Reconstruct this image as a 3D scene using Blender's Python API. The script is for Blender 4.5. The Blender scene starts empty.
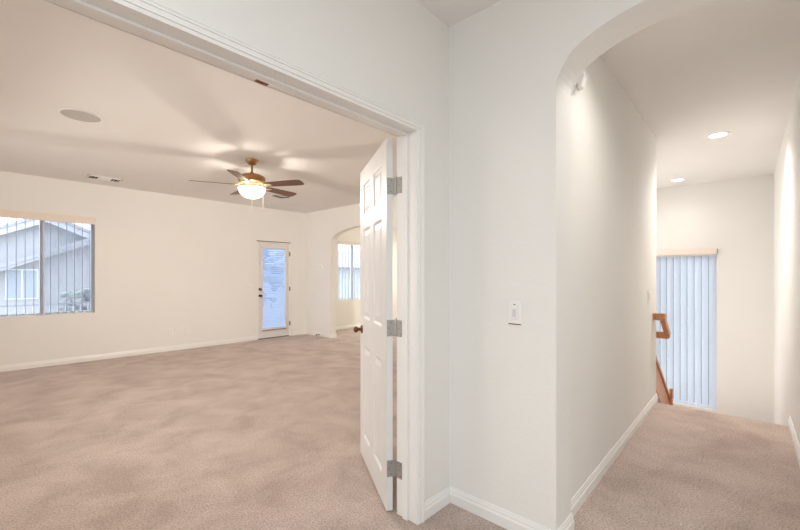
import bpy, bmesh, math, random
from mathutils import Vector, Matrix
random.seed(7)
R = math.radians
S = bpy.context.scene
COL = S.collection

# ------------------------------------------------------------------ camera, world, lights, exposure
YAW = math.atan2(362, 396)            # angle of the view away from the long (+X) axis of the house
cam = bpy.data.cameras.new('camera')
cam.sensor_fit = 'HORIZONTAL'
cam.sensor_width = 36.0
cam.lens = 396 / 800 * 36
cam.shift_y = 12 / 800
cam.clip_start = 0.02
cam.clip_end = 300
camo = bpy.data.objects.new('camera', cam)
COL.objects.link(camo)
camo.location = (0, 0, 1.285)
camo.rotation_euler = (R(90), 0, YAW - R(90))
S.camera = camo
S.view_settings.view_transform = 'Standard'
S.view_settings.look = 'None'
S.view_settings.gamma = 1
S.view_settings.use_curve_mapping = False
S.view_settings.exposure = 0.2
S.cycles.max_bounces = 14
S.cycles.diffuse_bounces = 7
S.cycles.transparent_max_bounces = 24
S.cycles.sample_clamp_indirect = 6

W = bpy.data.worlds.new('overcast_sky')
S.world = W
W.use_nodes = True
_bg = W.node_tree.nodes['Background']
_bg.inputs[0].default_value = (0.84, 0.92, 1.0, 1)
_bg.inputs[1].default_value = 3.0


def area(name, loc, aim, sx, sy, watts, color, spread=180):
    l = bpy.data.lights.new(name, 'AREA')
    l.shape = 'RECTANGLE'
    l.size, l.size_y = sx, sy
    l.energy = watts
    l.color = color
    l.spread = R(spread)
    o = bpy.data.objects.new(name, l)
    COL.objects.link(o)
    o.location = loc
    o.rotation_euler = (Vector(aim) - Vector(loc)).to_track_quat('-Z', 'Y').to_euler()
    return o


# unseen area lights added as fill
FILL = (0.89, 0.965, 1.0)
area('loft_west_fill', (-2.95, -0.6, 1.5), (0, -0.6, 1.5), 2.6, 1.7, 21, (0.80, 0.94, 1.0))
area('loft_south_fill', (-0.6, -2.55, 1.5), (-0.6, 0, 1.5), 2.4, 1.7, 14, FILL)
area('loft_ceiling_fill', (-0.7, -0.7, 2.69), (-0.7, -0.7, 0), 1.3, 1.3, 50, (0.86, 0.94, 1.0))  # added overhead fill, no fixture hangs here
area('room_west_fill', (-0.40, 4.3, 1.5), (3.0, 4.6, 0.75), 3.6, 1.6, 42, (1.0, 0.95, 0.88), 135)
area('nook_east_fill', (8.45, 5.9, 1.5), (5, 5.9, 1.4), 2.4, 1.6, 48, (1.0, 0.94, 0.78))
area('stair_north_fill', (6.3, 1.93, 1.6), (6.3, 0, 1.2), 1.8, 1.5, 24, (1.0, 0.97, 0.92))

area('stair_lower_fill', (6.1, 1.92, -0.75), (5.2, 0.2, 1.6), 1.8, 1.2, 44, (1.0, 0.97, 0.92))  # added fill from below for the hall and its ceiling

# ------------------------------------------------------------------ materials


def mat(name):
    m = bpy.data.materials.new(name)
    m.use_nodes = True
    nt = m.node_tree
    return m, nt, nt.nodes['Principled BSDF']


def simple(name, col, rough=0.5, metal=0.0, spec=0.5):
    m, nt, b = mat(name)
    b.inputs['Base Color'].default_value = (*col, 1)
    b.inputs['Roughness'].default_value = rough
    b.inputs['Metallic'].default_value = metal
    b.inputs['Specular IOR Level'].default_value = spec
    return m


def N(nt, typ, **kw):
    n = nt.nodes.new(typ)
    for k, v in kw.items():
        setattr(n, k, v)
    return n


def textured_paint(name, col, rough=0.85, bump=0.25, scale=55, var=0.03):
    m, nt, b = mat(name)
    tc = N(nt, 'ShaderNodeTexCoord')
    n1 = N(nt, 'ShaderNodeTexNoise')
    n1.inputs['Scale'].default_value = scale
    n1.inputs['Detail'].default_value = 3
    nt.links.new(tc.outputs['Object'], n1.inputs['Vector'])
    bp = N(nt, 'ShaderNodeBump')
    bp.inputs['Strength'].default_value = bump
    bp.inputs['Distance'].default_value = 0.004
    nt.links.new(n1.outputs['Fac'], bp.inputs['Height'])
    nt.links.new(bp.outputs['Normal'], b.inputs['Normal'])
    n2 = N(nt, 'ShaderNodeTexNoise')
    n2.inputs['Scale'].default_value = 1.3
    nt.links.new(tc.outputs['Object'], n2.inputs['Vector'])
    mx = N(nt, 'ShaderNodeMix', data_type='RGBA')
    mx.inputs[6].default_value = (*[c * (1 - var) for c in col], 1)
    mx.inputs[7].default_value = (*[min(1, c * (1 + var)) for c in col], 1)
    nt.links.new(n2.outputs['Fac'], mx.inputs[0])
    nt.links.new(mx.outputs[2], b.inputs['Base Color'])
    b.inputs['Roughness'].default_value = rough
    b.inputs['Specular IOR Level'].default_value = 0.25
    return m


def carpet_mat():
    m, nt, b = mat('plush_carpet')
    tc = N(nt, 'ShaderNodeTexCoord')
    big = N(nt, 'ShaderNodeTexNoise')
    big.inputs['Scale'].default_value = 2.5
    big.inputs['Detail'].default_value = 6
    big.inputs['Roughness'].default_value = 0.62
    big.inputs['Distortion'].default_value = 0.4
    nt.links.new(tc.outputs['Object'], big.inputs['Vector'])
    cr = N(nt, 'ShaderNodeValToRGB')
    cr.color_ramp.elements[0].position = 0.36
    cr.color_ramp.elements[0].color = (0.385, 0.295, 0.252, 1)
    cr.color_ramp.elements[1].position = 0.64
    cr.color_ramp.elements[1].color = (0.53, 0.422, 0.372, 1)
    nt.links.new(big.outputs['Fac'], cr.inputs['Fac'])
    fine = N(nt, 'ShaderNodeTexNoise')
    fine.inputs['Scale'].default_value = 95
    fine.inputs['Detail'].default_value = 3
    nt.links.new(tc.outputs['Object'], fine.inputs['Vector'])
    cr2 = N(nt, 'ShaderNodeValToRGB')
    cr2.color_ramp.elements[0].position = 0.36
    cr2.color_ramp.elements[0].color = (0.76, 0.75, 0.74, 1)
    cr2.color_ramp.elements[1].position = 0.62
    cr2.color_ramp.elements[1].color = (1.15, 1.15, 1.15, 1)
    nt.links.new(fine.outputs['Fac'], cr2.inputs['Fac'])
    mx = N(nt, 'ShaderNodeMix', data_type='RGBA', blend_type='MULTIPLY')
    mx.inputs[0].default_value = 1
    nt.links.new(cr.outputs['Color'], mx.inputs[6])
    nt.links.new(cr2.outputs['Color'], mx.inputs[7])
    nt.links.new(mx.outputs[2], b.inputs['Base Color'])
    bp = N(nt, 'ShaderNodeBump')
    bp.inputs['Strength'].default_value = 0.7
    bp.inputs['Distance'].default_value = 0.012
    nt.links.new(fine.outputs['Fac'], bp.inputs['Height'])
    bp2 = N(nt, 'ShaderNodeBump')
    bp2.inputs['Strength'].default_value = 0.1
    bp2.inputs['Distance'].default_value = 0.03
    nt.links.new(big.outputs['Fac'], bp2.inputs['Height'])
    nt.links.new(bp.outputs['Normal'], bp2.inputs['Normal'])
    nt.links.new(bp2.outputs['Normal'], b.inputs['Normal'])
    b.inputs['Roughness'].default_value = 0.95
    b.inputs['Specular IOR Level'].default_value = 0.1
    b.inputs['Sheen Weight'].default_value = 0.25
    b.inputs['Sheen Roughness'].default_value = 0.5
    return m


def wood_mat(name, dark, light, scale=3.0, stretch=(1, 14, 14), rough=0.4):
    m, nt, b = mat(name)
    tc = N(nt, 'ShaderNodeTexCoord')
    mp = N(nt, 'ShaderNodeMapping')
    mp.inputs['Scale'].default_value = stretch
    nt.links.new(tc.outputs['Object'], mp.inputs['Vector'])
    n = N(nt, 'ShaderNodeTexNoise')
    n.inputs['Scale'].default_value = scale
    n.inputs['Detail'].default_value = 5
    n.inputs['Distortion'].default_value = 0.8
    nt.links.new(mp.outputs['Vector'], n.inputs['Vector'])
    cr = N(nt, 'ShaderNodeValToRGB')
    cr.color_ramp.elements[0].position = 0.3
    cr.color_ramp.elements[0].color = (*dark, 1)
    cr.color_ramp.elements[1].position = 0.7
    cr.color_ramp.elements[1].color = (*light, 1)
    nt.links.new(n.outputs['Fac'], cr.inputs['Fac'])
    nt.links.new(cr.outputs['Color'], b.inputs['Base Color'])
    b.inputs['Roughness'].default_value = rough
    return m


def glass_mat(name, tint=(0.96, 0.98, 1.0), gloss=0.06):
    m, nt, b = mat(name)
    out = nt.nodes['Material Output']
    nt.nodes.remove(b)
    t = N(nt, 'ShaderNodeBsdfTransparent')
    t.inputs[0].default_value = (*tint, 1)
    g = N(nt, 'ShaderNodeBsdfGlossy')
    g.inputs['Roughness'].default_value = 0.02
    mx = N(nt, 'ShaderNodeMixShader')
    mx.inputs[0].default_value = gloss
    nt.links.new(t.outputs[0], mx.inputs[1])
    nt.links.new(g.outputs[0], mx.inputs[2])
    nt.links.new(mx.outputs[0], out.inputs[0])
    return m


def screen_mat():
    m, nt, b = mat('insect_screen_mesh')
    out = nt.nodes['Material Output']
    b.inputs['Base Color'].default_value = (0.58, 0.66, 0.78, 1)
    b.inputs['Roughness'].default_value = 0.7
    t = N(nt, 'ShaderNodeBsdfTransparent')
    mx = N(nt, 'ShaderNodeMixShader')
    mx.inputs[0].default_value = 0.22
    nt.links.new(t.outputs[0], mx.inputs[1])
    nt.links.new(b.outputs[0], mx.inputs[2])
    nt.links.new(mx.outputs[0], out.inputs[0])
    return m


def vane_mat(name, col, trans):
    m, nt, b = mat(name)
    out = nt.nodes['Material Output']
    b.inputs['Base Color'].default_value = (*col, 1)
    b.inputs['Roughness'].default_value = 0.6
    t = N(nt, 'ShaderNodeBsdfTranslucent')
    t.inputs[0].default_value = (*col, 1)
    mx = N(nt, 'ShaderNodeMixShader')
    mx.inputs[0].default_value = trans
    nt.links.new(b.outputs[0], mx.inputs[1])
    nt.links.new(t.outputs[0], mx.inputs[2])
    nt.links.new(mx.outputs[0], out.inputs[0])
    return m


def emit_mat(name, col, strength):
    m, nt, b = mat(name)
    b.inputs['Base Color'].default_value = (0.8, 0.8, 0.8, 1)
    b.inputs['Emission Color'].default_value = (*col, 1)
    b.inputs['Emission Strength'].default_value = strength
    return m


def bowl_mat():
    m, nt, b = mat('lit_frosted_glass')
    out = nt.nodes['Material Output']
    nt.nodes.remove(b)
    e = N(nt, 'ShaderNodeEmission')
    e.inputs[0].default_value = (1, 0.9, 0.74, 1)
    e.inputs[1].default_value = 2.2
    t = N(nt, 'ShaderNodeBsdfTransparent')
    t.inputs[0].default_value = (0.75, 0.75, 0.75, 1)
    tl = N(nt, 'ShaderNodeBsdfTranslucent')
    tl.inputs[0].default_value = (0.9, 0.88, 0.82, 1)
    mx = N(nt, 'ShaderNodeMixShader')
    mx.inputs[0].default_value = 0.55
    nt.links.new(t.outputs[0], mx.inputs[1])
    nt.links.new(tl.outputs[0], mx.inputs[2])
    ad = N(nt, 'ShaderNodeAddShader')
    nt.links.new(mx.outputs[0], ad.inputs[0])
    nt.links.new(e.outputs[0], ad.inputs[1])
    nt.links.new(ad.outputs[0], out.inputs[0])
    return m


M = {}
M['wall'] = textured_paint('cream_wall_paint', (0.775, 0.762, 0.735))
M['ceil'] = textured_paint('ceiling_paint', (0.81, 0.79, 0.765), scale=38, bump=0.3)
M['carpet'] = carpet_mat()
M['trim'] = simple('white_trim_enamel', (0.80, 0.79, 0.77), 0.35)
M['door'] = simple('white_door_enamel', (0.71, 0.705, 0.70), 0.42)
M['plastic'] = simple('white_plastic', (0.80, 0.79, 0.77), 0.4)
M['plastic_shade'] = simple('pale_grey_plastic', (0.60, 0.60, 0.62), 0.4)
M['almond'] = simple('almond_blind_rail', (0.77, 0.665, 0.585), 0.5)
M['nickel'] = simple('satin_nickel', (0.36, 0.35, 0.33), 0.45, 0.5)
M['nickel_dark'] = simple('dark_nickel', (0.18, 0.17, 0.16), 0.4, 0.9)
M['brass'] = simple('aged_brass', (0.17, 0.07, 0.035), 0.35, 0.7)
M['bronze'] = simple('antique_bronze', (0.38, 0.205, 0.075), 0.38, 0.55)
M['bronze_pale'] = simple('pale_brass_arm', (0.72, 0.58, 0.38), 0.4, 0.4)
M['brown_dark'] = simple('dark_brown_strip', (0.20, 0.11, 0.08), 0.5)  # dark brown of the thin lines along the glazed door's head and sill
M['blade'] = wood_mat('walnut_fan_blade', (0.11, 0.038, 0.016), (0.21, 0.085, 0.035), 4, (1.5, 16, 16), 0.35)
M['oak'] = wood_mat('stained_oak', (0.40, 0.16, 0.065), (0.62, 0.29, 0.13), 5, (4, 20, 4), 0.35)
M['oak_pale'] = wood_mat('pale_oak_panel', (0.55, 0.27, 0.15), (0.70, 0.38, 0.24), 5, (4, 20, 4), 0.45)
M['oak_dark'] = wood_mat('dark_oak', (0.17, 0.04, 0.02), (0.28, 0.08, 0.04), 5, (4, 20, 4), 0.35)
M['glass'] = glass_mat('window_glass')
M['screen'] = screen_mat()
M['alu'] = simple('white_window_frame', (0.80, 0.80, 0.84), 0.4)
M['vane'] = vane_mat('white_vinyl_vane', (0.75, 0.77, 0.82), 0.15)
M['vane_backlit'] = simple('backlit_vinyl_vane', (0.30, 0.34, 0.42), 0.6)  # backlit darkness of the vanes put into their colour
M['vane_lit'] = vane_mat('thin_white_vinyl_vane', (0.90, 0.92, 0.95), 0.85)
M['mini'] = vane_mat('mini_blind_slats', (0.60, 0.72, 0.90), 0.5)
M['speaker'] = simple('grey_speaker_cloth', (0.50, 0.48, 0.45), 0.9)
M['dark'] = simple('near_black', (0.05, 0.03, 0.025), 0.8)
M['can'] = emit_mat('downlight_lens', (1, 0.95, 0.86), 9)
M['chain'] = simple('pull_chain_metal', (0.85, 0.82, 0.76), 0.4, 0.2)
M['stucco'] = textured_paint('pale_stucco', (0.50, 0.50, 0.525), scale=9, bump=0.2)
M['stucco_blue'] = textured_paint('grey_stucco', (0.52, 0.55, 0.60), scale=9, bump=0.2)
M['shaded'] = textured_paint('shaded_stucco', (0.13, 0.155, 0.19), scale=9, bump=0.2)  # wall colour darkened so gaps between the stair vanes read as shade
M['fascia'] = simple('white_fascia', (0.80, 0.80, 0.82), 0.6)
M['rake'] = simple('lavender_grey_rake', (0.56, 0.57, 0.62), 0.6)
M['tile'] = simple('grey_roof_tile', (0.42, 0.43, 0.47), 0.8)
M['pane_out'] = simple('neighbour_pane', (0.42, 0.47, 0.54), 0.15)
M['earth'] = textured_paint('desert_ground', (0.50, 0.46, 0.42), scale=2)
M['iron'] = simple('grey_iron_railing', (0.38, 0.40, 0.46), 0.6)
M['leaf'] = simple('dusty_leaves', (0.36, 0.40, 0.38), 0.8)
M['bulb'] = emit_mat('bulb_glass', (1, 0.86, 0.66), 12)

# ------------------------------------------------------------------ helpers


def link_mesh(name, bm, m, parent=None, loc=None, rot=None, smooth=False, bevel=0.0):
    bmesh.ops.recalc_face_normals(bm, faces=bm.faces[:])
    me = bpy.data.meshes.new(name)
    bm.to_mesh(me)
    bm.free()
    ms = m if isinstance(m, (list, tuple)) else [m]
    for x in ms:
        me.materials.append(x)
    if smooth:
        for p in me.polygons:
            p.use_smooth = True
        try:
            me.set_sharp_from_angle(angle=R(35))
        except Exception:
            pass
    o = bpy.data.objects.new(name, me)
    COL.objects.link(o)
    if parent:
        o.parent = parent
    if loc:
        o.location = loc
    if rot:
        o.rotation_euler = rot
    if bevel:
        b = o.modifiers.new('bevel', 'BEVEL')
        b.width = bevel
        b.segments = 2
        b.limit_method = 'ANGLE'
        b.angle_limit = R(40)
    return o


def tag(o, label=None, cat=None, group=None, kind=None):
    if label:
        o['label'] = label
    if cat:
        o['category'] = cat
    if group:
        o['group'] = group
    if kind:
        o['kind'] = kind
    return o


def empty(name, loc, rz=0.0):
    o = bpy.data.objects.new(name, None)
    COL.objects.link(o)
    o.location = loc
    o.rotation_euler = (0, 0, rz)
    o.empty_display_size = 0.05
    return o


def bx(bm, x0, x1, y0, y1, z0, z1):
    v = [bm.verts.new(p) for p in ((x0, y0, z0), (x1, y0, z0), (x1, y1, z0), (x0, y1, z0),
                                   (x0, y0, z1), (x1, y0, z1), (x1, y1, z1), (x0, y1, z1))]
    for f in ((0, 3, 2, 1), (4, 5, 6, 7), (0, 1, 5, 4), (1, 2, 6, 5), (2, 3, 7, 6), (3, 0, 4, 7)):
        bm.faces.new([v[i] for i in f])
    return v


def prism(bm, pts, vec):
    """extrude a polygon (3d points) by vec"""
    vec = Vector(vec)
    a = [bm.verts.new(p) for p in pts]
    b = [bm.verts.new(Vector(p) + vec) for p in pts]
    bm.faces.new(a)
    bm.faces.new(b[::-1])
    n = len(pts)
    for i in range(n):
        j = (i + 1) % n
        bm.faces.new((a[i], b[i], b[j], a[j]))


def lathe(bm, prof, seg=32, cx=0, cy=0):
    """prof: (radius, z)"""
    rings = []
    for r, z in prof:
        if r < 1e-6:
            rings.append([bm.verts.new((cx, cy, z))])
        else:
            rings.append([bm.verts.new((cx + r * math.cos(2 * math.pi * i / seg), cy + r * math.sin(2 * math.pi * i / seg), z)) for i in range(seg)])
    for a, b in zip(rings, rings[1:]):
        for i in range(seg):
            j = (i + 1) % seg
            if len(a) == 1 and len(b) == 1:
                continue
            if len(a) == 1:
                bm.faces.new((a[0], b[i], b[j]))
            elif len(b) == 1:
                bm.faces.new((a[i], a[j], b[0]))
            else:
                bm.faces.new((a[i], a[j], b[j], b[i]))


def cyl(bm, p0, p1, r0, r1=None, seg=16):
    r1 = r0 if r1 is None else r1
    p0, p1 = Vector(p0), Vector(p1)
    d = (p1 - p0).normalized()
    u = d.orthogonal().normalized()
    w = d.cross(u)
    a, b = [], []
    for i in range(seg):
        t = 2 * math.pi * i / seg
        o = u * math.cos(t) + w * math.sin(t)
        a.append(bm.verts.new(p0 + o * r0))
        b.append(bm.verts.new(p1 + o * r1))
    bm.faces.new(a)
    bm.faces.new(b[::-1])
    for i in range(seg):
        j = (i + 1) % seg
        bm.faces.new((a[i], b[i], b[j], a[j]))


def tube(bm, pts, r, seg=10):
    for p, q in zip(pts, pts[1:]):
        cyl(bm, p, q, r, r, seg)


def sphere(bm, c, r, sx=1, sy=1, sz=1, u=16, v=10):
    mtx = Matrix.Translation(c) @ Matrix.Diagonal((r * sx, r * sy, r * sz, 1))
    bmesh.ops.create_uvsphere(bm, u_segments=u, v_segments=v, radius=1, matrix=mtx)


def box_obj(name, m, x0, x1, y0, y1, z0, z1, parent=None, bevel=0.0):
    bm = bmesh.new()
    bx(bm, x0, x1, y0, y1, z0, z1)
    return link_mesh(name, bm, m, parent, bevel=bevel)


def struct(o, label, cat):
    return tag(o, label, cat, kind='structure')


CEIL = 2.72
XS0, XS1 = 1.87, 2.07          # wall with the light switch and the hall arch
YF0, YF1 = 1.325, 1.455        # wall with the french door opening
YB = 7.60                      # far wall of the big room
XT0, XT1 = 5.17, 5.30          # wall with the second arch
XL = 4.79                      # landing edge
XB = 7.58                      # wall behind the stairs

# ------------------------------------------------------------------ floor, ceiling
bm = bmesh.new()
bx(bm, -3.1, XS0 + 0.1, -2.7, YF0 + 0.06, -0.25, 0)
bx(bm, XS0 + 0.1, XL - 0.02, -0.40, 1.0, -0.25, 0)
bx(bm, -0.6, 8.6, YF0 + 0.06, 7.8, -0.25, 0)
cyl(bm, (XL - 0.02, -0.40, -0.02), (XL - 0.02, 0.80, -0.02), 0.02, 0.02, 16)
struct(link_mesh('floor', bm, M['carpet']), 'pinkish beige plush carpet running through every room and the hall', 'floor')

bm = bmesh.new()
for k in range(10):
    x = XL - 0.02 + 0.25 * k
    bx(bm, x, x + 0.27, -0.35, 0.80, -2.3, -0.18 * (k + 1))
bx(bm, XL + 2.3, 7.7, -0.35, 2.0, -2.4, -1.98)
bx(bm, XL - 0.1, XL + 2.3, 0.8, 2.0, -2.4, -1.98)
struct(link_mesh('floor_stairs', bm, M['carpet']), 'carpeted stairs dropping away beyond the end of the hall', 'stairs')

bm = bmesh.new()
bx(bm, -3.2, 8.7, -2.8, 7.8, CEIL, CEIL + 0.12)
struct(link_mesh('ceiling', bm, M['ceil']), 'off white textured ceiling over the rooms and hall', 'ceiling')

# ------------------------------------------------------------------ walls
OX0, OX1, OZ = 0.025, 1.574, 2.045     # clear french door opening
jt = 0.018
bm = bmesh.new()
prism(bm, [(-3.1, YF0, 0), (OX0 - jt, YF0, 0), (OX0 - jt, YF0, OZ + jt), (OX1 + jt, YF0, OZ + jt), (OX1 + jt, YF0, 0),
           (5.3, YF0, 0), (5.3, YF0, CEIL), (-3.1, YF0, CEIL)], (0, YF1 - YF0, 0))
struct(link_mesh('wall_left', bm, M['wall']), 'cream wall around the wide doorway with the open white door', 'wall')


def arch_pts(c, a, b, zs, n=24):
    """right springing to left springing over the top"""
    return [(c + a * math.cos(math.pi * i / n), zs + b * math.sin(math.pi * i / n)) for i in range(n + 1)]


def arch_wall(name, x0, x1, y0, y1, c, a, b, zs, bev, zbot=0.0):
    out = [(y0, zbot), (c - a, zbot)] + arch_pts(c, a, b, zs)[::-1] + [(c + a, zbot), (y1, zbot), (y1, CEIL), (y0, CEIL)]
    bm = bmesh.new()
    prism(bm, [(x0, y, z) for y, z in out], (x1 - x0, 0, 0))
    bm.edges.ensure_lookup_table()
    es = []
    for e in bm.edges:
        p, q = e.verts[0].co, e.verts[1].co
        if abs(p.x - q.x) < 1e-6 and all(c - a - 1e-4 <= v.y <= c + a + 1e-4 and v.z < CEIL - 0.05 for v in (p, q)):
            es.append(e)
    if bev:
        bmesh.ops.bevel(bm, geom=es, offset=bev, segments=3, profile=0.5, affect='EDGES', clamp_overlap=True)
    return link_mesh(name, bm, M['wall'])


AC, AA = 0.27, 0.445
struct(arch_wall('wall_center', XS0, XS1, -2.7, YF0, AC, AA, 0.22, 2.20, 0.008),
       'cream wall with the rocker switch beside the arched hall opening', 'wall')
struct(arch_wall('wall_far_right', XT0, XT1, YF1, YB, 5.69, 1.0, 0.25, 2.04, 0.008),
       'cream wall with the thermostat and an arched opening behind the open door', 'wall')

# hall walls, very slightly splayed
HL0, HL1 = (XS1, 0.757), (4.80, 0.805)
bm = bmesh.new()
prism(bm, [(HL0[0], HL0[1], -0.3), (HL1[0], HL1[1], -0.3), (HL1[0], HL1[1] + 0.12, -0.3), (HL0[0], HL0[1] + 0.12, -0.3)], (0, 0, CEIL + 0.3))
struct(link_mesh('wall_hall_left', bm, M['wall'], bevel=0.006), 'long cream wall along the left of the hall', 'wall')
HR = [(XS1, -0.238), (4.79, -0.180), (7.7, -0.120)]
bm = bmesh.new()
prism(bm, [(HR[0][0], HR[0][1], -2.4), (HR[1][0], HR[1][1], -2.4), (HR[2][0], HR[2][1], -2.4), (7.7, -0.35, -2.4), (XS1, -0.35, -2.4)], (0, 0, CEIL + 2.4))
struct(link_mesh('wall_hall_right', bm, M['wall']), 'cream wall along the right of the hall and stairs', 'wall')

# wall behind the stairs, with its window hole
SW = (0.50, 1.86, -0.72, 1.65)       # y0 y1 z0 z1
bm = bmesh.new()
bx(bm, XB, XB + 0.16, -0.3, SW[0], -2.4, CEIL)
bx(bm, XB, XB + 0.16, SW[1], 2.1, -2.4, CEIL)
bx(bm, XB, XB + 0.16, SW[0], SW[1], -2.4, SW[2])
bx(bm, XB, XB + 0.16, SW[0], SW[1], SW[3], CEIL)
bmesh.ops.remove_doubles(bm, verts=bm.verts[:], dist=1e-5)
struct(link_mesh('wall_stairs', bm, M['wall']), 'tall cream wall behind the stairs with the long window', 'wall')
struct(box_obj('wall_stairs_left', M['wall'], 4.7, 7.7, 2.0, 2.1, -2.4, CEIL), 'cream side wall of the stairwell', 'wall')
struct(box_obj('wall_stairs_near', M['wall'], 4.66, 4.72, 0.86, 2.05, -2.4, CEIL), 'cream near wall of the stairwell', 'wall')

# far wall of the big room: window, glass door, and the window of the room past the arch
W1 = (0.14, 1.335, 0.735, 2.145)      # x0 x1 z0 z1
GD = (3.985, 4.79, 0.0, 2.035)
W2 = (6.09, 7.30, 0.72, 2.125)
bm = bmesh.new()
xs = [-0.6, W1[0], W1[1], GD[0], GD[1], W2[0], W2[1], 8.6]
bx(bm, -0.6, W1[0], YB, YB + 0.16, 0, CEIL)
bx(bm, W1[1], GD[0], YB, YB + 0.16, 0, CEIL)
bx(bm, GD[1], W2[0], YB, YB + 0.16, 0, CEIL)
bx(bm, W2[1], 8.6, YB, YB + 0.16, 0, CEIL)
bx(bm, W1[0], W1[1], YB, YB + 0.16, 0, W1[2])
bx(bm, W1[0], W1[1], YB, YB + 0.16, W1[3], CEIL)
bx(bm, GD[0], GD[1], YB, YB + 0.16, GD[3], CEIL)
bx(bm, W2[0], W2[1], YB, YB + 0.16, 0, W2[2])
bx(bm, W2[0], W2[1], YB, YB + 0.16, W2[3], CEIL)
struct(link_mesh('wall_far', bm, M['wall']), 'long cream wall with the wide window and the glazed door', 'wall')

# walls out of the picture that close the rooms
struct(box_obj('wall_room_left', M['wall'], -0.6, -0.45, YF1, YB, 0, CEIL), 'cream left wall of the big room', 'wall')
struct(box_obj('wall_nook_right', M['wall'], 8.5, 8.6, 1.39, YB, 0, CEIL), 'cream right wall of the room past the arch', 'wall')
struct(box_obj('wall_nook_near', M['wall'], 5.3, 8.5, 3.4, 3.5, 0, CEIL), 'cream near wall of the room past the arch', 'wall')
struct(box_obj('wall_loft_back', M['wall'], -3.1, -3.0, -2.7, YF0, 0, CEIL), 'cream wall behind the camera', 'wall')
struct(box_obj('wall_loft_right', M['wall'], -3.0, XS0, -2.7, -2.6, 0, CEIL), 'cream right wall of the loft', 'wall')

# ------------------------------------------------------------------ baseboards
BP = [(0, 0), (0.014, 0), (0.014, 0.050), (0.0115, 0.056), (0.0095, 0.060), (0.0095, 0.068), (0.006, 0.078), (0.004, 0.087), (0, 0.087)]


def base_run(bm, p0, p1, side):
    """straight run from p0 to p1; side +1: profile to the left of the direction"""
    p0, p1 = Vector((*p0, 0)), Vector((*p1, 0))
    d = (p1 - p0).normalized()
    n = Vector((-d.y, d.x, 0)) * side
    prism(bm, [p0 + n * a + Vector((0, 0, b)) for a, b in BP], p1 - p0)


def baseboard(name, runs, label):
    bm = bmesh.new()
    for r in runs:
        base_run(bm, *r)
    struct(link_mesh(name, bm, M['trim']), label, 'baseboard')


CW = 0.050   # casing width
baseboard('baseboard_left', [((OX1 + CW, YF0), (XS0, YF0), -1), ((-3.0, YF0), (OX0 - CW, YF0), -1)],
          'white baseboard on the short wall beside the door casing')
baseboard('baseboard_center', [((XS0, YF0), (XS0, AC + AA - 0.004), -1), ((XS0 - 0.014, AC + AA), (XS1 + 0.006, AC + AA), -1),
                               ((XS0, AC - AA), (XS0, -2.6), -1)],
          'white baseboard under the rocker switch turning into the arch')
baseboard('baseboard_hall_left', [(HL0, (HL1[0] + 0.002, HL1[1]), -1)], 'white baseboard along the left wall of the hall')
baseboard('baseboard_hall_right', [(HR[0], HR[1], 1)], 'white baseboard along the right wall of the hall')
baseboard('baseboard_far', [((-0.45, YB), (GD[0] - 0.005, YB), -1), ((GD[1] + 0.005, YB), (XT0, YB), -1), ((XT1, YB), (8.5, YB), -1)],
          'white baseboard along the long wall under the window')
baseboard('baseboard_far_right', [((XT0, YB), (XT0, 6.69), -1), ((XT0 - 0.014, 6.69), (XT1 + 0.014, 6.69), -1), ((XT0, 4.69), (XT0, YF1), -1),
                                  ((XT1, YB), (XT1, 6.69), 1)],
          'white baseboard under the thermostat by the arch')

# ------------------------------------------------------------------ french door frame
bm = bmesh.new()
bx(bm, OX0 - jt, OX0, YF0 + 0.001, YF1 - 0.001, 0, OZ)
bx(bm, OX1, OX1 + jt, YF0 + 0.001, YF1 - 0.001, 0, OZ)
bx(bm, OX0 - jt, OX1 + jt, YF0 + 0.001, YF1 - 0.001, OZ, OZ + jt)
# stops
bx(bm, OX0, OX0 + 0.011, 1.378, 1.414, 0, OZ - 0.011)
bx(bm, OX1 - 0.011, OX1, 1.378, 1.414, 0, OZ - 0.011)
bx(bm, OX0, OX1, 1.378, 1.414, OZ - 0.011, OZ)
struct(link_mesh('trim_1', bm, M['trim'], bevel=0.0025), 'white door jamb lining the wide doorway', 'door frame')

CP = [(0, 0), (0, 0.007), (0.012, 0.009), (0.013, 0.0135), (0.018, 0.0135), (0.019, 0.0105), (0.030, 0.013), (0.031, 0.0165), (0.036, 0.0165), (0.037, 0.014), (0.043, 0.0185), (0.047, 0.0185), (CW, 0.012), (CW, 0)]


def casing(name, y, sgn, label):
    bm = bmesh.new()
    x0, x1, z1 = OX0, OX1, OZ
    st = []
    for f in range(4):
        loop = []
        for a, b in CP:
            p = [(x0 - a, 0), (x0 - a, z1 + a), (x1 + a, z1 + a), (x1 + a, 0)][f]
            loop.append(bm.verts.new((p[0], y + sgn * b, p[1])))
        st.append(loop)
    n = len(CP)
    for s, t in zip(st, st[1:]):
        for i in range(n):
            j = (i + 1) % n
            bm.faces.new((s[i], s[j], t[j], t[i]))
    bm.faces.new(st[0])
    bm.faces.new(st[-1][::-1])
    struct(link_mesh(name, bm, M['trim']), label, 'door trim')


casing('trim_2', YF0, -1, 'white moulded casing around the doorway on the near side')
casing('trim_3', YF1, 1, 'white moulded casing around the doorway on the big room side')
# strike in the head jamb
bm = bmesh.new()
bx(bm, 0.752, 0.802, 1.432, 1.452, OZ - 0.003, OZ + 0.002)
cyl(bm, (0.777, 1.442, OZ - 0.006), (0.777, 1.442, OZ), 0.006)
tag(link_mesh('catch_plate', bm, M['oak_dark']), 'small dark reddish catch plate under the doorway head', 'catch plate')

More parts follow.
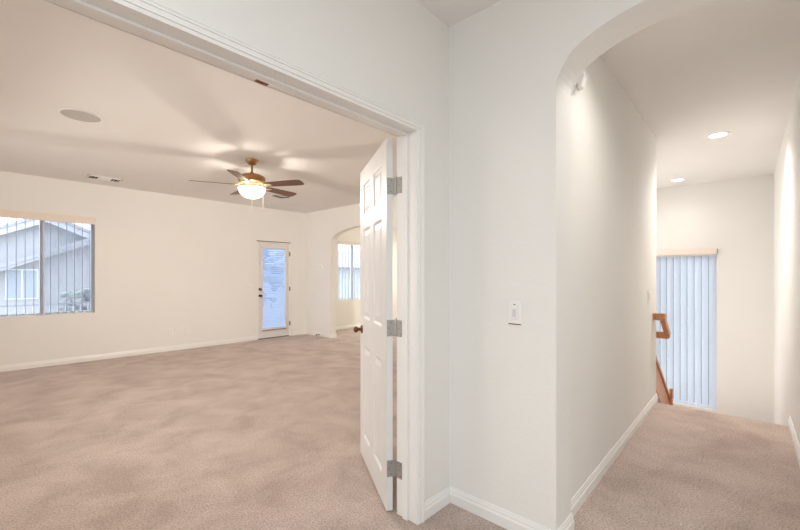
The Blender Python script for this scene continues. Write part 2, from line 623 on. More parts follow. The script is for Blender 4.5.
# ------------------------------------------------------------------ six panel door
DW, DH, DT = 0.76, 2.025, 0.035
droot = empty('door_1', (1.567, 1.487, 0.014), R(58.8))
struct(droot, 'open white six panel door with nickel hinges', 'door')
cols = [(0.11, 0.33), (0.43, 0.65)]
rows = [(0.160, 0.795), (0.985, 1.605), (1.700, 1.915)]
bm = bmesh.new()
bx(bm, 0, 0.11, 0, DT, 0, DH)
bx(bm, 0.65, DW, 0, DT, 0, DH)
bx(bm, 0.33, 0.43, 0, DT, 0, DH)
for c in cols:
    zs = [0] + [z for r in rows for z in r] + [DH]
    for i in range(0, len(zs), 2):
        bx(bm, c[0], c[1], 0, DT, zs[i], zs[i + 1])
bmesh.ops.remove_doubles(bm, verts=bm.verts[:], dist=1e-6)
link_mesh('slab', bm, M['door'], droot)
for c in cols:
    for r in rows:
        bm = bmesh.new()
        for side in (0, 1):
            loops = []
            for ins, dep in ((0, 0), (0.006, 0.003), (0.014, 0.009), (0.022, 0.0095), (0.050, 0.003), (0.052, 0.003)):
                y = DT - dep if side else dep
                loops.append([bm.verts.new(p) for p in ((c[0] + ins, y, r[0] + ins), (c[1] - ins, y, r[0] + ins), (c[1] - ins, y, r[1] - ins), (c[0] + ins, y, r[1] - ins))])
            for a, b in zip(loops, loops[1:]):
                for i in range(4):
                    j = (i + 1) % 4
                    bm.faces.new((a[i], a[j], b[j], b[i]))
            bm.faces.new(loops[-1])
        link_mesh('panel', bm, M['door'], droot)
# knob set
bm = bmesh.new()
for s, y0 in ((1, DT), (-1, 0)):
    cyl(bm, (DW - 0.065, y0, 0.90), (DW - 0.065, y0 + s * 0.008, 0.90), 0.030, 0.026, 20)
    cyl(bm, (DW - 0.065, y0 + s * 0.006, 0.90), (DW - 0.065, y0 + s * 0.035, 0.90), 0.010, 0.012)
    sphere(bm, (DW - 0.065, y0 + s * 0.044, 0.90), 0.022, 1, 0.85, 1)
tag(link_mesh('knob', bm, M['brass'], droot, smooth=True), 'aged brass knob')
bm = bmesh.new()
bx(bm, DW, DW + 0.0015, 0.006, DT - 0.006, 0.87, 0.93)
link_mesh('latch_plate', bm, M['brass'], droot)
# hinges: leaf on the door edge, leaf on the jamb, knuckle between
inv = (Matrix.Translation(droot.location) @ Matrix.Rotation(R(58.8), 4, 'Z')).inverted()
pin = inv @ Vector((1.581, 1.470, 0))
for zc in (1.78, 1.007, 0.243):
    z = zc - 0.014
    h = 0.0445
    bm = bmesh.new()
    bx(bm, -0.0025, 0.0, 0.001, 0.032, z - h, z + h)
    bx(bm, -0.0040, 0.0, -0.012, 0.004, z - h, z + h)
    hg = link_mesh('hinge', bm, M['nickel'], droot)
    bm = bmesh.new()
    cyl(bm, (pin.x, pin.y, z - h), (pin.x, pin.y, z + h), 0.0062, None, 12)
    sphere(bm, (pin.x, pin.y, z + h + 0.002), 0.006)
    link_mesh('hinge_pin', bm, M['nickel'], hg, smooth=True)
    bm = bmesh.new()
    pts = [Vector((OX1 - 0.0022, 1.424, 0)), Vector((OX1, 1.424, 0)), Vector((OX1, YF1 + 0.003, 0)), Vector((OX1 + 0.006, 1.470, 0)), Vector((OX1 + 0.003, 1.470, 0)), Vector((OX1 - 0.0022, YF1 + 0.003, 0))]
    q = [inv @ p for p in pts]
    prism(bm, [(p.x, p.y, z - h) for p in q], (0, 0, 2 * h))
    link_mesh('jamb_leaf', bm, M['nickel'], hg)
    bm = bmesh.new()
    for dz in (-0.03, 0, 0.03):
        cyl(bm, (-0.003, 0.010 + 0.012 * (dz == 0), z + dz), (-0.0022, 0.010 + 0.012 * (dz == 0), z + dz), 0.0035, None, 10)
        s = inv @ Vector((OX1 - 0.0022, 1.434 + 0.010 * (dz == 0), 0))
        e = inv @ Vector((OX1 - 0.0030, 1.434 + 0.010 * (dz == 0), 0))
        cyl(bm, (s.x, s.y, z + dz), (e.x, e.y, z + dz), 0.0035, None, 10)
    link_mesh('screws', bm, M['nickel_dark'], hg)

# ------------------------------------------------------------------ windows


def window(name, axis, u0, u1, z0, z1, w0, depth_sign, mull, label, sill=False):
    """axis 'y': window in a wall of constant Y (u = x); axis 'x': constant X (u = y). w0: plane of the frame"""
    def b(bm, a0, a1, b0, b1, c0, c1):
        if axis == 'y':
            bx(bm, a0, a1, b0, b1, c0, c1)
        else:
            bx(bm, b0, b1, a0, a1, c0, c1)
    root = empty(name, ((u0 + u1) / 2, w0, z0) if axis == 'y' else (w0, (u0 + u1) / 2, z0))
    struct(root, label, 'window')
    ox, oy, oz = root.location
    def lk(nm, bm, m, par):
        for v in bm.verts:
            v.co -= Vector((ox, oy, oz))
        return link_mesh(nm, bm, m, par)
    f = 0.032
    bm = bmesh.new()
    d0, d1 = w0, w0 + 0.05
    b(bm, u0, u0 + f, d0, d1, z0, z1)
    b(bm, u1 - f, u1, d0, d1, z0, z1)
    b(bm, u0 + f, u1 - f, d0, d1, z0, z0 + f)
    b(bm, u0 + f, u1 - f, d0, d1, z1 - f, z1)
    lk('window_frame', bm, M['alu'], root)
    if mull is not None:
        bm = bmesh.new()
        b(bm, mull - 0.026, mull + 0.026, d0 - 0.006, d1, z0 + f, z1 - f)
        lk('mullion', bm, M['alu'], root)
    edges = [u0 + f] + ([mull - 0.026, mull + 0.026] if mull is not None else []) + [u1 - f]
    for i in range(0, len(edges), 2):
        bm = bmesh.new()
        b(bm, edges[i], edges[i + 1], d0 + 0.022, d0 + 0.027, z0 + f, z1 - f)
        lk('pane', bm, M['glass'], root)
    return root, lk, b


wr, lk, b_ = window('window_1', 'y', *W1[:2], W1[2], W1[3], YB + 0.095, 1, 0.736, 'wide sliding window with open vertical blinds at the left of the far wall')
bm = bmesh.new()
b_(bm, 0.762, W1[1] - 0.032, YB + 0.135, YB + 0.137, W1[2] + 0.032, W1[3] - 0.032)
lk('insect_screen', bm, M['screen'], wr)
window('window_2', 'y', *W2[:2], W2[2], W2[3], YB + 0.095, 1, 6.62, 'window with vertical blinds seen through the far arch')
window('window_3', 'x', SW[0], SW[1], SW[2], SW[3], XB + 0.095, 1, None, 'tall window behind the stairs')

# ------------------------------------------------------------------ vertical blinds


def vertical_blind(name, axis, u0, u1, z0, z1, w, n, ang, m, label, valance_m, vz, vproud, last_ang=None, vane_w=0.089, wand=None):
    root = empty(name, (u0, w, z1) if axis == 'y' else (w, u0, z1), 0 if axis == 'y' else R(90))
    tag(root, label, 'blinds')
    L = u1 - u0
    bm = bmesh.new()
    bx(bm, 0, L, -0.022, 0.022, -0.035, 0)
    link_mesh('head_rail', bm, M['plastic'], root)
    bm = bmesh.new()
    s = -1 if axis == 'y' else 1
    y0, y1 = sorted((s * vproud, s * (vproud + 0.012)))
    bx(bm, -0.02, L + 0.02, y0, y1, -0.03 if vz is None else vz[0] - z1, 0.0 if vz is None else vz[1] - z1)
    yy = sorted((s * 0.025, s * (vproud + 0.012)))
    if vz is not None and vproud > 0.06:
        for e in (-0.02, L + 0.01):
            bx(bm, e, e + 0.01, yy[0], yy[1], vz[0] - z1, vz[1] - z1)
    link_mesh('valance', bm, valance_m, root, bevel=0.003)
    for i in range(n):
        u = (i + 0.5) / n * L
        a = ang if not (i == n - 1 and last_ang is not None) else last_ang
        bm = bmesh.new()
        hw = vane_w / 2
        # a shallow curved strip
        rows_ = []
        for k in range(5):
            t = -1 + 2 * k / 4
            x, y = t * hw, 0.006 * (1 - t * t)
            rows_.append((x * math.cos(a) - y * math.sin(a), x * math.sin(a) + y * math.cos(a)))
        zb = z0 - z1
        vs = [[bm.verts.new((u + p[0], p[1], z)) for p in rows_] for z in (-0.035, zb)]
        for k in range(4):
            bm.faces.new((vs[0][k], vs[0][k + 1], vs[1][k + 1], vs[1][k]))
        o = link_mesh('vane', bm, m, root)
        sm = o.modifiers.new('thickness', 'SOLIDIFY')
        sm.thickness = 0.0012
    if wand:
        bm = bmesh.new()
        cyl(bm, (wand, s * 0.05, -0.03), (wand, s * 0.05, wand_len(z0, z1)), 0.004)
        cyl(bm, (wand, s * 0.05, wand_len(z0, z1)), (wand, s * 0.05, wand_len(z0, z1) - 0.06), 0.008)
        link_mesh('wand', bm, M['plastic'], root)
    return root


def wand_len(z0, z1):
    return (z0 - z1) * 0.82


vertical_blind('vertical_blinds', 'y', W1[0] + 0.01, W1[1] - 0.01, W1[2] + 0.012, W1[3] - 0.004, YB + 0.045, 13, R(84), M['vane_backlit'],
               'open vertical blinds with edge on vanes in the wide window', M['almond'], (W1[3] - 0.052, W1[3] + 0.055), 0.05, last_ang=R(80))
vertical_blind('vertical_blinds', 'y', W2[0] + 0.01, W2[1] - 0.01, W2[2] + 0.012, W2[3] - 0.004, YB + 0.045, 12, R(38), M['vane'],
               'half closed vertical blinds seen through the arch behind the open door', M['almond'], (W2[3] - 0.01, W2[3] + 0.04), 0.05)
vertical_blind('vertical_blinds', 'x', SW[0] + 0.01, SW[1] - 0.01, SW[2] + 0.015, SW[3] - 0.004, XB + 0.04, 15, R(9), M['vane_lit'],
               'closed tall white vertical blinds in the window behind the stairs', M['almond'], (SW[3] - 0.02, SW[3] + 0.06), 0.045 + 0.03, vane_w=0.080)

# ------------------------------------------------------------------ glazed door in the far wall
gr = empty('door_2', ((GD[0] + GD[1]) / 2, YB, 0))
struct(gr, 'white full glass door with enclosed blinds in the far corner', 'door')
gx = (GD[0] + GD[1]) / 2


def gl(nm, m, x0, x1, y0, y1, z0, z1, par=None, bevel=0.0):
    return box_obj(nm, m, x0 - gx, x1 - gx, y0 - YB, y1 - YB, z0, z1, par or gr, bevel)


bm = bmesh.new()
for a in ((GD[0], GD[0] + 0.045, 0, GD[3]), (GD[1] - 0.045, GD[1], 0, GD[3]), (GD[0] + 0.045, GD[1] - 0.045, GD[3] - 0.04, GD[3])):
    bx(bm, a[0] - gx, a[1] - gx, 0.012, 0.13, a[2], a[3])
link_mesh('door_frame', bm, M['trim'], gr, bevel=0.003)
gl('threshold', M['nickel_dark'], GD[0] + 0.045, GD[1] - 0.045, YB + 0.01, YB + 0.13, 0, 0.014)
D0, D1 = GD[0] + 0.049, GD[1] - 0.049
g0, g1, gz0, gz1 = 4.125, 4.665, 0.20, 1.885
bm = bmesh.new()
for a in ((D0, g0, 0.016, 1.99), (g1, D1, 0.016, 1.99), (g0, g1, 0.016, gz0), (g0, g1, gz1, 1.99)):
    bx(bm, a[0] - gx, a[1] - gx, 0.030, 0.073, a[2], a[3])
bmesh.ops.remove_doubles(bm, verts=bm.verts[:], dist=1e-6)
link_mesh('slab', bm, M['door'], gr)
bm = bmesh.new()
for a in ((g0 - 0.022, g0 + 0.004, gz0 - 0.022, gz1 + 0.022), (g1 - 0.004, g1 + 0.022, gz0 - 0.022, gz1 + 0.022), (g0, g1, gz0 - 0.022, gz0 + 0.004), (g0, g1, gz1 - 0.004, gz1 + 0.022)):
    bx(bm, a[0] - gx, a[1] - gx, 0.016, 0.031, a[2], a[3])
link_mesh('glazing_bead', bm, M['almond'], gr, bevel=0.003)
gl('glass_pane', M['glass'], g0, g1, YB + 0.034, YB + 0.038, gz0, gz1)
bm = bmesh.new()
gl('head_strip', M['brown_dark'], GD[0] + 0.004, GD[1] - 0.02, YB - 0.004, YB + 0.02, GD[3] - 0.016, GD[3] - 0.002)
gl('sill_strip', M['brown_dark'], g0 - 0.015, g1 + 0.01, YB + 0.008, YB + 0.03, gz0 - 0.034, gz0 - 0.022)
nz = 42
for i in range(nz):
    z = gz0 + 0.012 + (gz1 - gz0 - 0.03) * i / (nz - 1)
    t = R(-47)
    hw = 0.019
    y, dz = hw * math.cos(t), hw * math.sin(t)
    prism(bm, [(g0 - gx + 0.004, 0.055 - y, z - dz), (g0 - gx + 0.004, 0.055 + y, z + dz), (g0 - gx + 0.004, 0.055 + y, z + dz + 0.0008), (g0 - gx + 0.004, 0.055 - y, z - dz + 0.0008)], (g1 - g0 - 0.008, 0, 0))
link_mesh('blind_slats', bm, M['mini'], gr)
bm = bmesh.new()
kx = 4.07 - gx
cyl(bm, (kx, 0.030, 0.90), (kx, 0.002, 0.90), 0.030, 0.026, 20)
cyl(bm, (kx, 0.004, 0.90), (kx, -0.03, 0.90), 0.011)
sphere(bm, (kx, -0.045, 0.90), 0.022, 1, 0.85, 1)
tag(link_mesh('knob', bm, M['brass'], gr, smooth=True), 'aged brass knob')
bm = bmesh.new()
cyl(bm, (kx, 0.030, 1.03), (kx, -0.008, 1.03), 0.029, 0.024, 20)
bx(bm, kx - 0.004, kx + 0.004, -0.022, -0.006, 1.018, 1.042)
tag(link_mesh('deadbolt', bm, M['brass'], gr, smooth=True), 'aged brass deadbolt turn')
for z in (0.28, 1.03, 1.78):
    bm = bmesh.new()
    cyl(bm, (D1 + 0.002 - gx, -0.016, z - 0.045), (D1 + 0.002 - gx, -0.016, z + 0.045), 0.008)
    bx(bm, D1 - 0.012 - gx, D1 + 0.016 - gx, -0.014, -0.010, z - 0.045, z + 0.045)
    tag(link_mesh('hinge', bm, M['nickel_dark'], gr), 'dark hinge knuckle')

# ------------------------------------------------------------------ switches, outlets, thermostat, sensor


def wall_item(name, loc, rz, label, cat):
    """local +Y points out of the wall"""
    return tag(empty(name, loc, rz), label, cat)


def plate(root, w, h, bevel=0.003, t=0.006, nm='wall_plate'):
    return box_obj(nm, M['plastic'], -w / 2, w / 2, 0, t, -h / 2, h / 2, root, bevel)


sw = wall_item('light_switch', (XS0, 0.921, 1.105), R(90), 'white dimmer rocker switch on the wall beside the hall arch', 'switch')
plate(sw, 0.076, 0.122)
box_obj('rocker', M['plastic'], -0.0165, 0.0165, 0.006, 0.010, -0.033, 0.036, sw, 0.002)
box_obj('slider', M['plastic_shade'], -0.010, 0.010, 0.010, 0.013, -0.020, 0.018, sw, 0.002)
box_obj('indicator', M['dark'], -0.004, 0.004, 0.006, 0.0085, 0.040, 0.044, sw)
box_obj('lower_lip', M['brass'], -0.033, 0.033, 0.003, 0.0075, -0.0595, -0.055, sw)

hs = wall_item('light_switch', (4.39, HL0[1] + (4.39 - XS1) / (HL1[0] - XS1) * (HL1[1] - HL0[1]), 1.10), R(181), 'white double switch plate near the end of the hall wall', 'switch')
plate(hs, 0.116, 0.12)
for x in (-0.023, 0.023):
    box_obj('rocker', M['plastic'], x - 0.0165, x + 0.0165, 0.006, 0.011, -0.033, 0.033, hs, 0.002)

gs = wall_item('light_switch', (3.845, YB, 1.085), R(180), 'white switch plate beside the glazed door', 'switch')
plate(gs, 0.09, 0.12)
for x in (-0.02, 0.02):
    box_obj('toggle', M['plastic'], x - 0.005, x + 0.005, 0.005, 0.016, -0.012, 0.012, gs, 0.001)


def outlet(loc, rz, label, group=None):
    o = wall_item('outlet', loc, rz, label, 'outlet')
    plate(o, 0.076, 0.118)
    for z in (-0.02, 0.02):
        bm = bmesh.new()
        bx(bm, -0.016, 0.016, 0.006, 0.008, z - 0.014, z + 0.014)
        rc = link_mesh('receptacle', bm, M['plastic'], o, bevel=0.003)
        bm = bmesh.new()
        bx(bm, -0.007, -0.005, 0.008, 0.0086, z - 0.002, z + 0.008)
        bx(bm, 0.005, 0.007, 0.008, 0.0086, z - 0.002, z + 0.008)
        cyl(bm, (0, 0.008, z - 0.008), (0, 0.0086, z - 0.008), 0.0025, None, 10)
        link_mesh('slots', bm, M['dark'], rc)
    return o


outlet((2.40, YB, 0.325), R(180), 'white outlet low on the far wall, nearer the window')
outlet((2.68, YB, 0.318), R(180), 'white outlet low on the far wall, nearer the glazed door')
outlet((XT0, 7.0, 0.27), R(90), 'white outlet low on the wall under the thermostat')

th = wall_item('thermostat', (XT0, 7.04, 1.50), R(90), 'white thermostat on the wall left of the far arch', 'thermostat')
box_obj('back_plate', M['plastic'], -0.075, 0.075, 0, 0.008, -0.05, 0.05, th, 0.003)
box_obj('body', M['plastic'], -0.062, 0.062, 0.008, 0.028, -0.042, 0.042, th, 0.006)
box_obj('display', M['plastic_shade'], -0.040, 0.020, 0.028, 0.030, -0.012, 0.022, th, 0.001)

bm = bmesh.new()
cyl(bm, (0, 0, 0), (0, 0.012, 0), 0.014)
cyl(bm, (0, 0.012, 0), (0, 0.07, 0), 0.006)
ds = link_mesh('stop_rod', bm, M['nickel_dark'])
dsr = wall_item('door_stop', (XT0 - 0.014, 7.08, 0.035), R(90), 'dark door stop on the baseboard below the thermostat', 'door stop')
ds.parent = dsr
bm = bmesh.new()
cyl(bm, (0, 0.068, 0), (0, 0.09, 0), 0.013)
t_ = link_mesh('rubber_tip', bm, M['dark'], dsr)

# motion sensor with its bracket high on the hall wall just inside the arch
ms = wall_item('motion_sensor', (2.30, 0.762, 2.365), R(181), 'small white motion sensor high on the hall wall inside the arch', 'sensor')
box_obj('bracket', M['plastic'], -0.030, 0.022, 0, 0.022, -0.030, 0.045, ms, 0.004)
bm = bmesh.new()
prism(bm, [(0.030, 0.02, 0.035), (0.030, 0.055, 0.035), (0.030, 0.062, 0.0), (0.030, 0.046, -0.055), (0.030, 0.030, -0.055), (0.030, 0.02, -0.01)], (0.05, 0, 0))
hd = link_mesh('sensor_head', bm, M['plastic'], ms, bevel=0.004)
box_obj('sensor_lens', M['plastic_shade'], 0.041, 0.069, 0.056, 0.0615, -0.006, 0.022, hd)
bm = bmesh.new()
cyl(bm, (0.015, 0.02, 0.0), (0.032, 0.035, 0.0), 0.010)
link_mesh('swivel', bm, M['plastic_shade'], ms)

# ------------------------------------------------------------------ stair rail and sloped wooden side panel
hr = empty('handrail', (4.62, 0.80, 0.895))
tag(hr, 'brown wooden handrail with wall returns at the top of the stairs', 'handrail')


def bar(name, p, q, w, h, m, par, org):
    """rectangular bar between two points"""
    p, q = Vector(p) - Vector(org), Vector(q) - Vector(org)
    d = (q - p).normalized()
    up = Vector((0, 0, 1))
    s = d.cross(up).normalized()
    up = s.cross(d).normalized()
    bm = bmesh.new()
    prism(bm, [p + s * a + up * b for a, b in ((-w, -h), (w, -h), (w, h), (-w, h))], q - p)
    return link_mesh(name, bm, m, par, bevel=0.006)


O = (4.62, 0.80, 0.895)
bar('upper_return', (4.62, 0.803, 0.892), (4.62, 0.695, 0.892), 0.028, 0.034, M['oak'], hr, O)
bar('sloped_rail', (4.60, 0.722, 0.905), (4.85, 0.712, 0.685), 0.022, 0.034, M['oak'], hr, O)
bar('lower_return', (4.825, 0.70, 0.688), (4.825, 0.90, 0.688), 0.024, 0.034, M['oak'], hr, O)

kx0, kx1 = 4.802, 7.57
sl = 0.72
kz = lambda x: 0.475 - sl * (x - 4.82)
kp = empty('stair_side_panel', (kx0, 0.82, 0))
tag(kp, 'reddish brown sloping wooden panel at the side of the stairs', 'stair panel')


def sloped(name, y0, y1, zt, zb, m):
    bm = bmesh.new()
    prism(bm, [(0, y0 - 0.82, zt(kx0)), (kx1 - kx0, y0 - 0.82, zt(kx1)), (kx1 - kx0, y0 - 0.82, zb(kx1)), (0, y0 - 0.82, zb(kx0))], (0, y1 - y0, 0))
    return link_mesh(name, bm, m, kp, bevel=0.003)


sloped('panel_board', 0.822, 0.90, lambda x: kz(x) - 0.03, lambda x: max(-1.97, kz(x) - 0.75), M['oak_pale'])
sloped('cap_rail', 0.806, 0.915, kz, lambda x: kz(x) - 0.045, M['oak'])
sloped('lower_rail', 0.806, 0.822, lambda x: kz(x) - 0.36, lambda x: kz(x) - 0.50, M['oak_dark'])
bm = bmesh.new()
bx(bm, 5.62 - kx0, 5.66 - kx0, -0.04, -0.01, -0.40, kz(5.64) + 0.075)
link_mesh('rail_bracket', bm, M['oak'], kp, bevel=0.004)

# ------------------------------------------------------------------ ceiling fan
FX, FY = 2.36, 4.617
fan = empty('ceiling_fan', (FX, FY, CEIL))
tag(fan, 'bronze five blade ceiling fan with a lit glass bowl', 'ceiling fan')
bm = bmesh.new()
lathe(bm, [(0, 0.0), (0.074, 0.0), (0.074, -0.012), (0.066, -0.028), (0.046, -0.055), (0.022, -0.066), (0, -0.066)])
link_mesh('canopy', bm, M['bronze'], fan, smooth=True)
bm = bmesh.new()
cyl(bm, (0, 0, -0.06), (0, 0, -0.175), 0.0125, None, 20)
lathe(bm, [(0, -0.150), (0.018, -0.150), (0.026, -0.165), (0.030, -0.180), (0, -0.180)], 20)
link_mesh('downrod', bm, M['bronze'], fan, smooth=True)
bm = bmesh.new()
lathe(bm, [(0, -0.170), (0.045, -0.172), (0.105, -0.185), (0.148, -0.205), (0.157, -0.222), (0.157, -0.262), (0.150, -0.275), (0.120, -0.285), (0.09, -0.292), (0, -0.292)], 40)
link_mesh('motor_housing', bm, M['bronze'], fan, smooth=True)
bm = bmesh.new()
lathe(bm, [(0, -0.292), (0.085, -0.292), (0.070, -0.312), (0.078, -0.318), (0.078, -0.328), (0.060, -0.334), (0, -0.334)], 32)
link_mesh('light_fitter', bm, M['bronze_pale'], fan, smooth=True)
for k in range(5):
    a = R(10 + 72 * k)
    ao = bpy.data.objects.new('blade_arm', None)
    # blade arm: ornate flat bracket from the motor to the blade
    bm = bmesh.new()
    pts = [(0.095, 0.016), (0.14, 0.012), (0.17, 0.014), (0.20, 0.030), (0.235, 0.046), (0.265, 0.044), (0.262, 0.012)]
    poly = [(x, y, 0) for x, y in pts] + [(x, -y, 0) for x, y in reversed(pts)]
    prism(bm, poly, (0, 0, 0.007))
    for v in bm.verts:
        if v.co.x < 0.15:
            v.co.z += 0.030
    arm = link_mesh('blade_arm', bm, M['bronze_pale'], fan, loc=(0, 0, -0.322), rot=(0, 0, a), bevel=0.002)
    bm = bmesh.new()
    bp = [(0.19, 0.050), (0.26, 0.058), (0.42, 0.066), (0.58, 0.071), (0.655, 0.069), (0.680, 0.052), (0.687, 0.020)]
    poly = [(x, y, 0) for x, y in bp] + [(x, -y, 0) for x, y in reversed(bp)]
    prism(bm, poly, (0, 0, 0.006))
    bmesh.ops.rotate(bm, verts=bm.verts[:], cent=(0, 0, 0), matrix=Matrix.Rotation(R(-12), 3, 'X'))
    link_mesh('blade', bm, M['blade'], fan, loc=(0, 0, -0.316), rot=(0, 0, a), bevel=0.0015)
bm = bmesh.new()
prof = [(0.156, -0.345), (0.160, -0.352), (0.156, -0.370), (0.142, -0.404), (0.115, -0.437), (0.078, -0.460), (0.035, -0.473), (0, -0.476)]
lathe(bm, prof, 40)
bo = link_mesh('glass_bowl', bm, bowl_mat(), fan, smooth=True)
tag(bo, 'lit frosted glass bowl')
bm = bmesh.new()
lathe(bm, [(0, -0.473), (0.014, -0.475), (0.016, -0.482), (0.008, -0.490), (0.009, -0.497), (0, -0.503)], 16)
cyl(bm, (0, 0, -0.33), (0, 0, -0.474), 0.004)
link_mesh('finial', bm, M['bronze_pale'], fan, smooth=True)
for i in range(3):
    t = R(30 + 120 * i)
    bm = bmesh.new()
    sphere(bm, (0.075 * math.cos(t), 0.075 * math.sin(t), -0.375), 0.024, 1, 1, 1.3)
    link_mesh('bulb', bm, M['bulb'], fan, smooth=True)
for i, (px, py, zt, zb) in enumerate(((0.0, 0.0, -0.50, -0.68), (0.092, -0.100, -0.33, -0.60))):
    bm = bmesh.new()
    cyl(bm, (px, py, zt), (px, py, zb), 0.0042, None, 8)
    pc = link_mesh('pull_chain', bm, M['chain'], fan)
    bm = bmesh.new()
    if i:
        sphere(bm, (px, py, zb - 0.008), 0.011)
    else:
        lathe(bm, [(0, 0.01), (0.005, 0.005), (0.006, -0.02), (0, -0.024)], 12)
        bmesh.ops.translate(bm, verts=bm.verts[:], vec=(px, py, zb))
    link_mesh('pull_knob', bm, M['chain'], pc, smooth=True)
fl_ = bpy.data.lights.new('fan_bulb_light', 'POINT')
fl_.energy = 38
fl_.color = (1.0, 0.92, 0.825)
fl_.shadow_soft_size = 0.03
flo = bpy.data.objects.new('fan_bulb_light', fl_)
COL.objects.link(flo)
fl_.use_nodes = True
_nt = fl_.node_tree
_em = next(n for n in _nt.nodes if n.type == 'EMISSION')
_lf = _nt.nodes.new('ShaderNodeLightFalloff')
_lf.inputs['Strength'].default_value = 1.0
_nt.links.new(_lf.outputs['Constant'], _em.inputs['Strength'])
flo.location = (FX, FY, CEIL - 0.44)

# ------------------------------------------------------------------ ceiling speaker, vents, downlights
sp = empty('ceiling_speaker', (0.685, 4.465, CEIL))
tag(sp, 'round grey flush speaker in the big room ceiling', 'speaker')
bm = bmesh.new()
lathe(bm, [(0.142, 0), (0.142, -0.007), (0.147, -0.010), (0.157, -0.008), (0.162, 0), ], 48)
link_mesh('rim', bm, M['trim'], sp, smooth=True)
bm = bmesh.new()
lathe(bm, [(0.143, -0.001), (0.142, -0.006), (0.10, -0.0075), (0, -0.008)], 48)
link_mesh('grille', bm, M['speaker'], sp, smooth=True)

vt = empty('ceiling_vent', (1.345, 7.03, CEIL))
tag(vt, 'rectangular white air vent in the ceiling above the wide window', 'air vent')
L2, W2_ = 0.20, 0.105
bm = bmesh.new()
for a in ((-L2, L2, -W2_, -W2_ + 0.022), (-L2, L2, W2_ - 0.022, W2_), (-L2, -L2 + 0.022, -W2_, W2_), (L2 - 0.022, L2, -W2_, W2_), (-L2 + 0.12, -L2 + 0.13, -W2_, W2_), (L2 - 0.13, L2 - 0.12, -W2_, W2_)):
    bx(bm, a[0], a[1], a[2], a[3], -0.018, 0.0)
link_mesh('frame', bm, M['trim'], vt, bevel=0.002)
box_obj('duct_shade_plate', M['dark'], -L2 + 0.02, L2 - 0.02, -W2_ + 0.02, W2_ - 0.02, -0.013, -0.0002, vt)  # dark plate, its colour stands for the shade inside the duct opening
bm = bmesh.new()
for i in range(8):
    y = -W2_ + 0.03 + i * 0.022
    prism(bm, [(-L2 + 0.13, y, -0.002), (-L2 + 0.13, y + 0.014, -0.022), (-L2 + 0.13, y + 0.016, -0.021), (-L2 + 0.13, y + 0.002, -0.001)], (2 * L2 - 0.26, 0, 0))
link_mesh('louvers', bm, M['trim'], vt)
for s in (-1, 1):
    bm = bmesh.new()
    for i in range(2):
        x = s * (L2 - 0.052 - i * 0.042)
        prism(bm, [(x, -W2_ + 0.022, -0.002), (x + s * 0.008, -W2_ + 0.022, -0.019), (x + s * 0.0095, -W2_ + 0.022, -0.0185), (x + s * 0.002, -W2_ + 0.022, -0.001)], (0, 2 * W2_ - 0.044, 0))
    link_mesh('end_louvers', bm, M['trim'], vt)

v2 = empty('ceiling_vent', (3.76, 6.28, CEIL), R(-20))
tag(v2, 'small dark ridged vent in the ceiling beyond the fan', 'air vent')
bm = bmesh.new()
for a in ((-0.15, 0.15, -0.075, -0.055), (-0.15, 0.15, 0.055, 0.075), (-0.15, -0.13, -0.055, 0.055), (0.13, 0.15, -0.055, 0.055)):
    bx(bm, a[0], a[1], a[2], a[3], -0.012, 0)
link_mesh('frame', bm, M['speaker'], v2, bevel=0.002)
bm = bmesh.new()
for i in range(5):
    y = -0.05 + i * 0.021
    prism(bm, [(-0.13, y, -0.004), (0, y, -0.030), (0.13, y, -0.004), (0.13, y, -0.010), (0, y, -0.037), (-0.13, y, -0.010)], (0, 0.012, 0))
link_mesh('louvers', bm, M['nickel_dark'], v2)


def downlight(x, y, label, watts, group='recessed hall downlights'):
    o = empty('recessed_downlight', (x, y, CEIL))
    tag(o, label, 'downlight', group)
    bm = bmesh.new()
    lathe(bm, [(0.071, 0), (0.071, -0.004), (0.086, -0.007), (0.098, -0.006), (0.104, 0)], 40)
    link_mesh('trim_ring', bm, M['trim'], o, smooth=True)
    bm = bmesh.new()
    lathe(bm, [(0.072, -0.001), (0.069, -0.004), (0.04, -0.006), (0, -0.0065)], 40)
    link_mesh('lens', bm, M['can'], o, smooth=True)
    l = bpy.data.lights.new('downlight_beam', 'SPOT')
    l.energy = watts
    l.color = (1, 0.945, 0.88)
    l.spot_size = R(150)
    l.spot_blend = 1.0
    l.shadow_soft_size = 0.12
    lo = bpy.data.objects.new('downlight_beam', l)
    COL.objects.link(lo)
    lo.location = (x, y, CEIL - 0.03)
    return o


downlight(5.12, 0.33, 'lit downlight in the hall ceiling, nearer and larger one', 126)
downlight(7.10, 0.92, 'lit downlight in the ceiling near the stair window, smaller in view', 12)
downlight(2.34, 0.27, 'lit downlight in the hall ceiling just behind the arch', 40)

# ------------------------------------------------------------------ outside
struct(box_obj('ground', M['earth'], -40, 60, 8.2, 90, -3.3, -3.0), 'pale ground outside', 'ground')
struct(box_obj('ground', M['earth'], 8.8, 60, -40, 8.2, -3.3, -3.0), 'pale ground outside the stair window', 'ground')

HY = 18.0
ho = empty('house', (1.8, HY, -3.0))
tag(ho, 'pale grey stucco house with a gable roof outside the wide window', 'house')


def hb(nm, m, polys, y0, y1, par=ho):
    bm = bmesh.new()
    for poly in polys:
        prism(bm, [(x - 1.8, y0 - HY, z + 3.0) for x, z in poly], (0, y1 - y0, 0))
    return link_mesh(nm, bm, m, par)


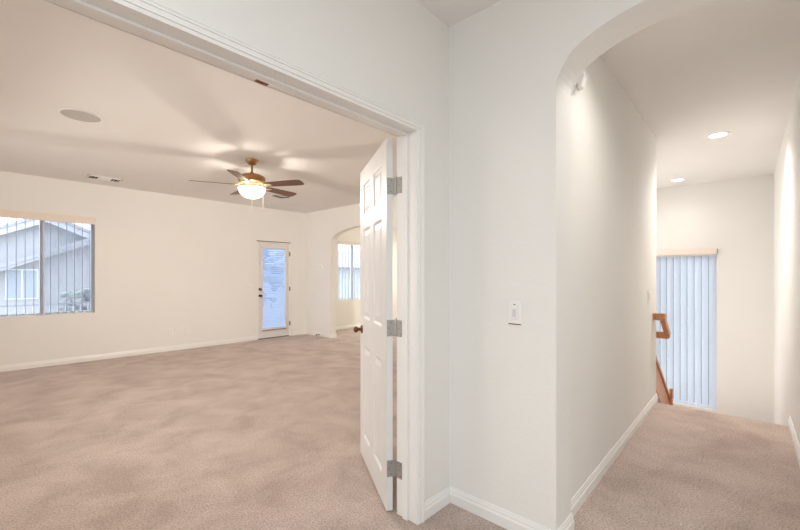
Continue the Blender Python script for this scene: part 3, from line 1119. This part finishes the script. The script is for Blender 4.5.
hb('gable_wall', M['stucco'], [[(-6, -3), (5.6, -3), (5.6, 1.55), (1.8, 3.18), (-6, -0.45)]], HY, HY + 7)
hb('rake_board', M['rake'], [[(1.8, 3.31), (-6.3, -0.55), (-6.3, -0.75), (1.8, 3.11)], [(1.8, 3.31), (5.9, 1.55), (5.9, 1.35), (1.8, 3.11)]], HY - 0.45, HY - 0.3)
hb('roof', M['tile'], [[(1.8, 3.42), (-6.4, -0.49), (-6.4, -0.55), (1.8, 3.31)], [(1.8, 3.42), (6.0, 1.62), (6.0, 1.55), (1.8, 3.31)]], HY - 0.5, HY + 7.3)
hb('lower_roof_edge', M['tile'], [[(-2.6, 0.24), (3.05, 2.72), (3.05, 2.60), (-2.6, 0.10)]], HY - 0.7, HY - 0.02)
hb('lower_rake_board', M['rake'], [[(-2.6, 0.14), (3.05, 2.62), (3.05, 2.50), (-2.6, 0.0)]], HY - 0.62, HY - 0.05)
wn = hb('window', M['fascia'], [[(0.83, 0.55), (1.62, 0.55), (1.62, 1.55), (0.83, 1.55)]], HY - 0.06, HY)
hb('pane', M['pane_out'], [[(0.87, 0.59), (1.20, 0.59), (1.20, 1.50), (0.87, 1.50)], [(1.25, 0.59), (1.58, 0.59), (1.58, 1.50), (1.25, 1.50)]], HY - 0.075, HY - 0.055, wn)
for k in wn.children:
    k.location = (0, 0, 0)

rl = empty('railing', (0.5, 9.3, -0.2))
tag(rl, 'grey metal railing outside the wide window', 'railing')
bm = bmesh.new()
bx(bm, -3, 3, -0.02, 0.02, 0.985, 1.015)
bx(bm, -3, 3, -0.015, 0.015, 0.10, 0.13)
link_mesh('rails', bm, M['iron'], rl)
bm = bmesh.new()
for i in range(56):
    x = -2.97 + i * 0.108
    bx(bm, x - 0.007, x + 0.007, -0.007, 0.007, 0.13, 0.985)
link_mesh('balusters', bm, M['fascia'], rl)
bm = bmesh.new()
bx(bm, -3.1, 7.8, -1.6, 0.1, -0.06, 0.0)
link_mesh('deck', bm, M['stucco'], rl)
for x in (-3, 3):
    box_obj('post', M['iron'], x - 0.04, x + 0.04, -0.04, 0.04, -2.8, 1.05, rl)


def tree(x, y, z0, h, r, label, n=260):
    o = empty('tree', (x, y, z0))
    tag(o, label, 'tree')
    bm = bmesh.new()
    cyl(bm, (0, 0, 0), (0.05, 0, h * 0.6), 0.09, 0.05, 10)
    link_mesh('trunk', bm, M['oak_dark'], o)
    bm = bmesh.new()
    for i in range(n):
        u = Vector((random.gauss(0, 1), random.gauss(0, 1), random.gauss(0, 1))).normalized() * r * random.random() ** 0.4
        c = Vector((u.x, u.y, h * 0.72 + u.z * h * 0.3 / r))
        mt = Matrix.Translation(c) @ Matrix.Rotation(random.random() * 6, 4, 'Z') @ Matrix.Rotation(random.random() * 3, 4, 'X') @ Matrix.Diagonal((0.22, 0.05, 0.12, 1))
        bmesh.ops.create_icosphere(bm, subdivisions=1, radius=1, matrix=mt)
    f = link_mesh('foliage', bm, M['leaf'], o)
    return o


tree(2.25, 14.5, -3.0, 3.9, 0.7, 'small grey green tree in front of the neighbouring house')
tree(7.05, 14.0, -3.0, 6.4, 1.5, 'leafy tree beyond the glazed door')

h2 = empty('house', (9.5, 20, -3))
tag(h2, 'grey blue stucco house beyond the glazed door', 'house')
bm = bmesh.new()
bx(bm, -1.8, 12, 0, 8, 0, 4.9)
link_mesh('walls', bm, M['stucco_blue'], h2)
bm = bmesh.new()
prism(bm, [(-2.3, -0.5, 4.9), (-2.3, 8.5, 4.9), (-2.3, 4, 6.3)], (14.8, 0, 0))
link_mesh('roof', bm, M['tile'], h2)
h3 = empty('house', (13.5, 0, -3))
tag(h3, 'stucco house darkened to give the shade lines between the stair window vanes', 'house')
bm = bmesh.new()
bx(bm, 0, 6, -6, 7, 0, 5.4)
link_mesh('walls', bm, M['shaded'], h3)
bm = bmesh.new()
prism(bm, [(-0.6, -6.6, 5.4), (6.6, -6.6, 5.4), (3, -6.6, 6.8)], (0, 14.2, 0))
link_mesh('roof', bm, M['tile'], h3)
